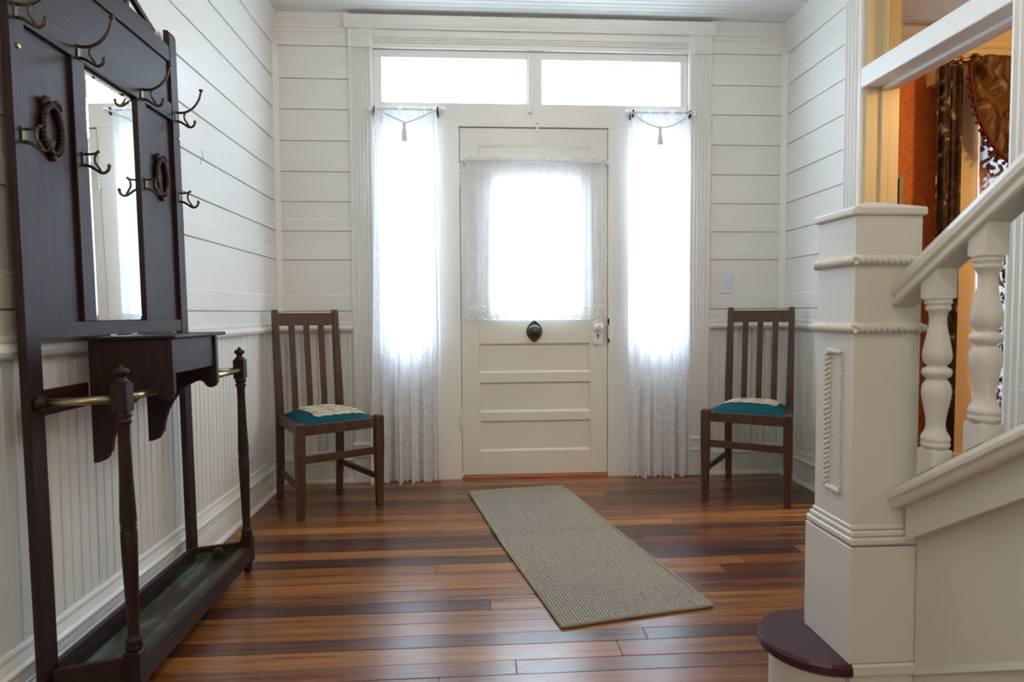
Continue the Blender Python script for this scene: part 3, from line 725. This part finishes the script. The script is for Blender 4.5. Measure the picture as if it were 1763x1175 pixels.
# open pediment
mb = MB(); ap = (0., 2.150); ea, eb = U(1.795), U(2.385)
def bar2(p, q, w, mb):
    d = Vector((q[0] - p[0], q[1] - p[1])); n_ = Vector((-d.y, d.x)).normalized() * w / 2
    mb.prism([(p[0] - n_.x, p[1] - n_.y), (q[0] - n_.x, q[1] - n_.y), (q[0] + n_.x, q[1] + n_.y), (p[0] + n_.x, p[1] + n_.y)], 'x', -.019, -.003)
mb.box(-.019, -.003, ea, eb, 2.028, 2.046, .001)
bar2((eb, 2.036), (ap[0], ap[1]), .017, mb); bar2((ea, 2.036), (ap[0], ap[1]), .017, mb)
for u in (U(2.21), U(1.97)): mb.box(-.018, -.004, u - .009, u + .009, 2.04, 2.15 - abs(u) * .39, .001)
mb.build('crest', M['oak'], hs)
# hooks
def hook_mesh(big):
    mb = MB(); mb.box(0, .004, -.007, .007, -.026, .014, .001)
    R3 = .0036
    if big:
        mb.tube(smoothpath([(.002, 0, .010), (.02, 0, .008), (.04, 0, .011), (.066, 0, .026), (.088, 0, .055), (.098, 0, .088)]), [R3 + .001] * 10 + [R3 + .001 - .00005 * i for i in range(21)], 8)
        mb.lathe([(.003, .084), (.0075, .090), (.0075, .094), (.002, .096)], (.098, 0, 0), 10)
    else:
        mb.tube(smoothpath([(.002, 0, .008), (.02, 0, .008), (.034, 0, .010), (.042, 0, .014)]), [R3] * 19, 8); mb.ball((.042, 0, .0145), .005)
    mb.tube(smoothpath([(.002, 0, -.022), (.018, 0, -.026), (.034, 0, -.036), (.046, 0, -.044), (.058, 0, -.045), (.068, 0, -.037), (.071, 0, -.026)]), [R3 + .0008] * 37, 8)
    mb.ball((.071, 0, -.025), .0055)
    mb.tube(smoothpath([(.038, 0, .010), (.033, 0, -.002), (.034, 0, -.016), (.042, 0, -.030), (.05, 0, -.044)]), [R3] * 25, 8)
    return mb
HU = [1.666, 1.916, 2.265, 2.514]
hb = hook_mesh(True).build('coat_hook', M['brass'], hs); hb.location = (-.002, U(HU[0]), 1.783)
for u in HU[1:]: link_copy(hb, hs, (-.002, U(u), 1.783))
sb = hook_mesh(False).build('coat_hook', M['brass'], hs); sb.location = (0, U(HU[0]), 1.482)
for u in HU[1:]: link_copy(sb, hs, (-.002, U(u), 1.482))
# carved wreaths
def wreath():
    mb = MB(); k = 15
    for i in range(k):
        for sgn in (-1, 1):
            t = -PI / 2 + sgn * (i + .4) / k * PI * .93; t2 = t + sgn * .30
            p = Vector((.002, .036 * math.cos(t), .062 * math.sin(t))); q = Vector((.007, .042 * math.cos(t2), .068 * math.sin(t2)))
            mb.tube([p, p.lerp(q, .5) + Vector((.004, 0, 0)), q], [.0075, .0095, .0015], 6)
    mb.ball((.004, 0, -.072), .011, (.8, 1, 1)); 
    for sgn in (-1, 1):
        mb.tube([(.004, sgn * .005, .066), (.009, sgn * .016, .076), (.009, sgn * .028, .074), (.007, sgn * .034, .064), (.004, sgn * .037, .052)], [.006, .008, .009, .007, .003], 8)
    mb.ball((.006, 0, .066), .009); return mb
wv = wreath().build('carved_wreath', M['oak'], hs); wv.location = (-.012, U(1.793), 1.523)
link_copy(wv, hs, (-.012, U(2.394), 1.523))
pg = MB().lathe([(.001, .004), (.006, .003), (.0075, 0)], (0, 0, 0), 14, 'x').build('screw_cap', M['gold'], hs); pg.location = (0.0005, U(1.668), 1.692); link_copy(pg, hs, (0.0005, U(2.528), 1.697))
# glove box with bracket sides
side = [(.0, .955), (.232, .955), (.232, .800), (.226, .786), (.213, .780), (.200, .783), (.191, .792), (.187, .806), (.165, .803), (.135, .790), (.108, .768), (.084, .738), (.066, .705), (.054, .670), (.049, .640), (.049, .634), (.043, .632), (.040, .622), (.030, .611), (.014, .605), (.0, .604)]
BA, BB = U(1.890), U(2.220)
for a in (BA, BB - .017): MB().prism(side, 'y', a, a + .017).build('side_panel', M['oak'], hs)
MB().box(.208, .224, BA + .017, BB - .017, .855, .955).build('front_board', M['oakh'], hs)
MB().box(.0, .208, BA + .017, BB - .017, .858, .868).build('bottom_board', M['oakh'], hs)
MB().box(-.0, .008, BA + .017, BB - .017, .868, .955).build('back_board', M['oakh'], hs)
ld = MB().box(.004, .252, BA - .022, BB + .026, .957, .968, .004, 2).build('lid', M['oakh'], hs)
for u in (2.0, 2.12):
    MB().box(-.002, .014, U(u) - .018, U(u) + .018, .966, .972, .001).build('hinge', M['rod'], ld)
# back planks and arm rods
for a, b_ in ((PLb, BA), (BB, PRa)): MB().box(-.018, -.004, a, b_, .772, .838, .001).build('rail', M['oakh'], hs)
LV, LU, RU, RZ = .180, U(1.716), U(2.566), .808
for a, b_ in ((LU, BA), (BB, RU)):
    MB().tube([(LV, a, RZ), (LV, b_, RZ)], .0105, 14).build('brass_rod', M['rod'], hs)
for pu, lu in ((PLb - .026, LU), (PRa + .026, RU)):
    MB().tube([(0.0, pu, RZ), (LV, lu, RZ)], .0105, 14).build('brass_rod', M['rod'], hs)
    MB().lathe([(.016, 0), (.020, .004), (.020, .010), (.014, .014), (.012, .02), (.008, .022)], (0, pu, RZ), 18, 'x').build('rod_socket', M['oak'], hs)
# front legs
LEG = [(.020, .774), (.0195, .770), (.0215, .766), (.0215, .762), (.0165, .758), (.0165, .755), (.0205, .751), (.0200, .747), (.0150, .738), (.0145, .70), (.0165, .60), (.0200, .50), (.0205, .480), (.0185, .476), (.0185, .472), (.0205, .469), (.0185, .465), (.0185, .461), (.0205, .457), (.0195, .40), (.0165, .28), (.0140, .185), (.0150, .172), (.0205, .168), (.0205, .160), (.0160, .156), (.0215, .150), (.0215, .143), (.018, .138)]
for lu in (LU, RU):
    lg = MB(); lg.lathe(LEG, (LV, lu, 0), 22)
    lg.box(LV - .0205, LV + .0205, lu - .0205, lu + .0205, .774, .850, .003); lg.box(LV - .022, LV + .022, lu - .022, lu + .022, .040, .138, .003)
    lg.lathe([(.020, .042), (.017, .034), (.013, .018), (.0165, .013), (.0165, .006), (.011, -.0022)], (LV, lu, 0), 18)
    lo = lg.build('leg', M['oak'], hs)
    MB().lathe([(.019, .850), (.019, .853), (.013, .860), (.0095, .866), (.0135, .870), (.019, .875), (.0195, .881), (.015, .887), (.006, .890), (.007, .894), (.002, .898)], (LV, lu, 0), 20).build('finial', M['oak'], lo)
# drip tray frame and pan
def board4(p, q, th, z0, z1, name):
    d = Vector((q[0] - p[0], q[1] - p[1])).normalized(); n_ = Vector((-d.y, d.x)) * th / 2
    return MB().prism([(p[0] - n_.x, p[1] - n_.y), (q[0] - n_.x, q[1] - n_.y), (q[0] + n_.x, q[1] + n_.y), (p[0] + n_.x, p[1] + n_.y)], 'z', z0, z1).build(name, M['oakh'], hs)
board4((LV + .012, LU + .02), (LV + .012, RU - .02), .016, .046, .106, 'tray_board')
board4((-.002, PLb - .01), (-.002, PRa + .01), .016, .066, .130, 'tray_board')
board4((.0, PLb - .02), (LV - .02, LU + .004), .016, .060, .118, 'tray_board')
board4((.0, PRa + .022), (LV - .02, RU - .004), .016, .060, .122, 'tray_board')
mb = MB(); c_ = [(.006, PLb - .012), (LV + .002, LU + .01), (LV + .002, RU - .01), (.006, PRa + .014)]; zi = .070
mb.face([(x, y_, zi) for x, y_ in c_]); mb.face([(x, y_, zi - .003) for x, y_ in c_])
for k in range(4):
    a, b_ = c_[k], c_[(k + 1) % 4]; mb.face([(*a, zi - .003), (*b_, zi - .003), (*b_, .102), (*a, .102)])
pan = mb.build('drip_pan', M['patina'], hs, label='green-stained copper pan')
MB().box(LV - .022, LV + .003, LU + .022, RU - .022, .099, .104, .001).build('pan_rim', M['patina'], pan)
rs = MB(); rs.lathe([(.002, -.008), (.006, -.010), (.009, -.006), (.012, -.009), (.016, -.006), (.019, -.007), (.021, 0)], (.085, RU - .045, .098), 18, 'y')
for k in range(10): t = 2 * PI * k / 10; rs.ball((.085 + .015 * math.cos(t), RU - .053, .098 + .015 * math.sin(t)), .0042, n=6)
rs.build('lion_rosette', M['patina'], pan, label='small green metal rosette on the end of the tray')

# ================================================================== STAIR: newel, balustrade, steps
S = .616; Y0 = 1.44
NX0, NX1, NY0, NY1 = .896, 1.058, 1.438, 1.600; ZT = .19
nw = thing('newel_post', 'square white newel post with rope mouldings at the foot of the stairs', 'newel post', ((NX0 + NX1) / 2, (NY0 + NY1) / 2, 0))
ncx, ncy = (NX0 + NX1) / 2, (NY0 + NY1) / 2; hw = .081
MB().box(-hw, hw, -hw, hw, .45, 1.252, .0015).build('shaft', M['stair'], nw)
pw = .099
mb = MB(); mb.box(-.090, .083, -.097, .108, ZT, .470, .0015)
mb.build('plinth', M['stair'], nw)
mb = MB()
for q, z0, z1 in ((.016, .474, .492), (.010, .492, .507), (.005, .507, .520)):
    w = hw + q; mb.box(-hw - q * .6, hw + q * .2, -w, w + q * .6, z0, z1, .0055, 3)
mb.build('plinth_moulding', M['stair'], nw)
mb = MB(); mb.box(-hw - .008, hw + .008, -hw - .008, hw + .008, 1.252, 1.272, .005, 2)
w = hw + .002; mb.sections([[(-w, -w, 1.272), (w, -w, 1.272), (w, w, 1.272), (-w, w, 1.272)], [(-.02, -.02, 1.292), (.02, -.02, 1.292), (.02, .02, 1.292), (-.02, .02, 1.292)]], smooth=False)
mb.build('cap', M['stair'], nw)
def rope(mb, p, q, r=.0112, pitch=.0140):
    p, q = Vector(p), Vector(q); d = q - p; ln = d.length; d.normalize()
    a = d.orthogonal().normalized(); b_ = d.cross(a); n_ = max(2, int(ln / pitch * 8))
    for ph in (0, PI):
        pts = []
        for i in range(n_ + 1):
            t = i / n_; an = 2 * PI * ln * t / (2 * pitch) + ph
            pts.append(p + d * (ln * t) + (a * math.cos(an) + b_ * math.sin(an)) * r * .60)
        mb.tube(pts, r * .56, 8)
for zr_ in (1.147, .988):
    mb = MB(); e = hw + .003
    rope(mb, (-e, -e, zr_), (e, -e, zr_)); rope(mb, (-e, e, zr_), (-e, -e, zr_)); rope(mb, (e, -e, zr_), (e, e, zr_)); rope(mb, (e, e, zr_), (-e, e, zr_))
    mb.build('rope_moulding', M['stair'], nw)
mb = MB(); e = hw + .001; y0, y1, z0, z1 = -.034, .024, .588, .930
for a, b_, r_ in (((-e, y0, z0), (-e, y0, z1), .0032), ((-e, y1, z0), (-e, y1, z1), .0080), ((-e, y0, z0), (-e, y1, z0), .0070), ((-e, y0, z1), (-e, y1, z1), .0070)): rope(mb, a, b_, r_, .0125)
mb.build('rope_panel', M['stair'], nw, label='oblong rope-twist panel on the side of the post')

def zr(z0, y_): return z0 + S * (Y0 - y_)
YE = .05
def sloped(prof, y0, y1, name, m, parent, smooth=False):
    mb = MB(); mb.sections([[(x, yy, zr(z, yy)) for x, z in prof] for yy in (y0, y1)], smooth=smooth); return mb.build(name, m, parent)
st = thing('stair_railing', 'white stair balustrade rising from the newel post', 'railing', (1.016, 1.44, 0))
C = 1.016
hr = [(-.027, 1.035), (.027, 1.035), (.031, 1.040), (.031, 1.053), (.027, 1.057), (.033, 1.066), (.033, 1.082), (.027, 1.098), (.016, 1.110), (0, 1.114), (-.016, 1.110), (-.027, 1.098), (-.033, 1.082), (-.033, 1.066), (-.027, 1.057), (-.031, 1.053), (-.031, 1.040)]
def slop_local(prof, y0, y1, name):
    mb = MB(); mb.sections([[(x, yy - 1.44, zr(z, yy)) for x, z in prof] for yy in (y0, y1)], smooth=False); return mb.build(name, M['stair'], st)
slop_local(hr, 1.4365, YE, 'handrail')
lr = [(-.020, .553), (.026, .553), (.030, .570), (.033, .585), (.026, .602), (.012, .608), (-.012, .608), (-.026, .602), (-.032, .588), (-.032, .578), (-.026, .572), (-.024, .560)]
slop_local(lr, 1.4365, YE, 'shoe_rail')
BP = [(.022, 1.054), (.026, 1.050), (.0265, 1.044), (.022, 1.040), (.0245, 1.036), (.0245, 1.031), (.019, 1.026), (.0165, 1.012), (.0175, .995), (.0215, .972), (.0265, .948), (.0285, .932), (.0265, .918), (.019, .909), (.0185, .906), (.0265, .902), (.0295, .894), (.0265, .886), (.0185, .880), (.021, .876), (.027, .866), (.029, .852), (.0275, .838), (.0225, .812), (.019, .790), (.0185, .776), (.021, .764), (.026, .756), (.0285, .750), (.0285, .745), (.026, .742), (.0285, .738), (.0285, .733), (.025, .728)]
blk = .0235; YB1 = 1.328; bal0 = None; k = 0
while YB1 - .131 * k > YE + .05:
    yb_ = YB1 - .131 * k; dz = S * .131 * k
    if bal0 is None:
        mb = MB(); mb.lathe(BP, (0, 0, 0), 24)
        zl = lambda z0, dy_: zr(z0, YB1 + dy_)
        mb.sections([[(-blk, -blk, 1.056), (blk, -blk, 1.056), (blk, blk, 1.056), (-blk, blk, 1.056)], [(-blk, -blk, zl(1.036, -blk)), (blk, -blk, zl(1.036, -blk)), (blk, blk, zl(1.036, blk)), (-blk, blk, zl(1.036, blk))]], smooth=False)
        mb.lathe([(.022, 1.050), (.030, 1.0562), (.001, 1.0564)], (0, 0, 0), 24)
        mb.sections([[(-blk, -blk, zl(.606, -blk)), (blk, -blk, zl(.606, -blk)), (blk, blk, zl(.606, blk)), (-blk, blk, zl(.606, blk))], [(-blk, -blk, .722), (blk, -blk, .722), (blk, blk, .722), (-blk, blk, .722)],
                     [(-.014, -.014, .732), (.014, -.014, .732), (.014, .014, .732), (-.014, .014, .732)]], smooth=False)
        bal0 = mb.build('baluster', M['stair'], st); bal0.location = (0, yb_ - 1.44, 0)
    else: link_copy(bal0, st, (0, yb_ - 1.44, dz))
    k += 1
# closed string and wall under the stairs
sb_ = sloped([(1.018, .474), (1.06, .474), (1.06, .556), (1.018, .556)], 1.420, YE, 'trim_19', M['stair'], None); tag(sb_, 'white sloping stair string under the balustrade', 'trim', kind='structure')
sloped([(1.040, .147), (1.06, .147), (1.06, .164), (1.046, .164)], 1.418, YE, 'string_moulding', M['stair'], sb_)
mb = MB(); pts = [(1.418, -.0), (1.418, .53), (YE, zr(.52, YE)), (YE, 0)]
mb.prism(pts, 'x', 1.046, 1.066)
b = mb.build('wall_stair', M['stair'], kind='structure'); tag(b, 'plain white panelling closing in the side of the stairs', 'wall')
# curtail bottom step: half-round maroon tread on a white drum riser
stp = thing('curtail_step', 'half-round maroon bottom step wrapping round the newel post', 'step', (1.0, 1.56, 0))
def dshape(cx, cy, r, x1, n_=20):
    return [(x1, cy - r + .025), (cx + .003, cy - r + .025), (cx + .003, cy - r)] + [(cx - r * math.sin(PI * i / n_), cy - r * math.cos(PI * i / n_)) for i in range(n_ + 1)] + [(x1, cy + r)]
cyT = 1.562
tr0 = MB(); po = [(x - 1.0, y_ - 1.56) for x, y_ in dshape(.890, cyT, .142, 1.96)]; pm = [(x - 1.0, y_ - 1.56) for x, y_ in dshape(.890, cyT, .149, 1.96)]
tr0.sections([[(x, y_, ZT - .032) for x, y_ in po], [(x, y_, ZT - .026) for x, y_ in pm], [(x, y_, ZT - .008) for x, y_ in pm], [(x, y_, ZT) for x, y_ in po]], smooth=False)
tr0.build('tread', M['maroon'], stp)
b0 = MB(); b0.box(.888 - 1.0, 1.063 - 1.0, 1.416 - 1.56, 1.440 - 1.56, ZT - .030, ZT - .001, .004); b0.box(.891 - 1.0, 1.060 - 1.0, 1.4225 - 1.56, 1.449 - 1.56, 0, ZT - .028); b0.build('base_block', M['stair'], stp, label='white base block under the front of the newel')
r0 = MB(); r0.prism([(x - 1.0, y_ - 1.56) for x, y_ in dshape(.890, cyT, .118, 1.95)], 'z', 0, ZT - .03); r0.build('riser', M['stair'], stp, label='rounded white riser under the bottom tread')
stp = thing('stair_flight', 'maroon stair treads climbing behind the balustrade', 'stairs', (1.0, 1.56, 0))
for i in range(1, 5):
    yf_ = 1.70 - .309 * i; z = ZT * (i + 1)
    MB().box(1.075 - 1.0, 1.96 - 1.0, yf_ - .335 - 1.56, yf_ + .03 - 1.56, z - .03, z, .006, 2).build('tread', M['maroon'], stp)
    MB().box(1.075 - 1.0, 1.96 - 1.0, yf_ - .02 - 1.56, yf_ - 1.56, z - ZT, z - .03).build('riser', M['stair'], stp)

# ================================================================== PARLOUR DRAPERY
pole = thing('curtain_pole', 'gilt curtain pole with scrolled end over the parlour window', 'curtain pole', (3.5, 3.80, 2.565))
MB().tube([(-.52, 0, 0), (.6, 0, 0)], .017, 14).build('pole', M['gold'], pole)
mb = MB(); mb.ball((-.575, 0, 0), .034); mb.lathe([(.02, -.54), (.028, -.535), (.02, -.53), (.026, -.524), (.02, -.518), (.028, -.512), (.02, -.506), (.025, -.49), (.017, -.48)], (0, 0, 0), 16, 'x'); mb.build('finial', M['gold'], pole)
MB().prism([(-.60, -.12), (-.54, -.12), (-.46, -.05), (-.42, .02), (-.60, .035)], 'y', .06, .14).build('bracket', M['cream'], pole)
def drape(name, lab, x0, x1, zt, zb, yy, nf, amp, m, seed):
    r = random.Random(seed); ph = [r.uniform(0, 6.28) for _ in range(4)]; cx = (x0 + x1) / 2
    root = thing(name, lab, 'curtain', (cx, yy, 0))
    def fn(u, v): return (x0 + (x1 - x0) * u - cx + .004 * math.sin(4 * v + ph[2]), amp * (math.sin(2 * PI * nf * u + ph[0]) + .4 * math.sin(2 * PI * nf * 2.2 * u + ph[1] + v)), zb + (zt - zb) * v)
    MB().grid(fn, 70, 20).build('curtain_panel', m, root); return root
drape('brocade_drape', 'dark brown brocade drape left of the parlour window casing', 2.845, 3.040, 2.53, .02, 3.80, 2.8, .022, M['brocade'], 5)
drape('brocade_drape', 'brown gold drape hanging right of the parlour lace panel', 3.375, 3.62, 2.53, .02, 3.835, 3.0, .012, M['swag'], 9)
drape('lace_panel', 'patterned white lace panel behind the drapes of the parlour window', 3.222, 3.62, 2.50, .14, 3.882, 7, .006, M['parlace'], 2)
sg = thing('scarf_swag', 'gold brocade scarf swag with burgundy ball fringe over the parlour pole', 'swag', (3.5, 3.745, 2.575))
edge = smoothpath([(3.025, 0, 2.52), (3.035, 0, 2.40), (3.065, 0, 2.26), (3.115, 0, 2.14), (3.185, 0, 2.03), (3.27, 0, 1.945), (3.37, 0, 1.895), (3.50, 0, 1.88), (3.64, 0, 1.91), (3.78, 0, 2.01), (3.9, 0, 2.2), (3.97, 0, 2.5)], 5)
def swagpt(u, v):
    f = u * (len(edge) - 1); i = min(int(f), len(edge) - 2); e = edge[i].lerp(edge[i + 1], f - i)
    tx = 3.025 + .945 * u; tz = 2.575 + .006 * math.sin(60 * u)
    x = tx * (1 - v) + e.x * v; z = tz * (1 - v) + e.z * v
    sag = math.sin(PI * v)
    return (x - 3.5, -.022 * math.sin(v * 17 + 2 * u) * (.4 + sag) - .02 * sag - .012 * math.sin(46 * u) * (1 - v) ** 3, z - 2.575)
MB().grid(swagpt, 60, 44).build('swag_cloth', M['swag'], sg)
mb = MB(); fp = [Vector((p.x - 3.5, -.012, p.z - 2.575)) for p in edge]
mb.tube(fp, .011, 7)
acc = 0
for a, b_ in zip(fp, fp[1:]):
    acc += (b_ - a).length
    if acc > .042:
        acc = 0; mb.tube([b_, b_ + Vector((-.014, -.004, -.014))], .004, 5); mb.ball(b_ + Vector((-.022, -.006, -.022)), .012, n=7)
mb.build('ball_fringe', M['fringe'], sg, label='burgundy ball fringe on the swag edge')
pfm = thing('picture_frame', 'edge of an olive gilt picture frame on the red parlour wall', 'picture', (2.60, YP - .012, 1.75))
mb = MB()
for a, b_, c_2, d_ in ((-.15, -.12, -.2, .145), (.12, .15, -.2, .145), (-.12, .12, -.2, -.17), (-.12, .12, .115, .145)): mb.box(a, b_, -.012, .012, c_2, d_, .003)
mb.build('frame', M['gilt'], pfm); MB().box(-.12, .12, -.002, .008, -.17, .115).build('backing', M['dark'], pfm)
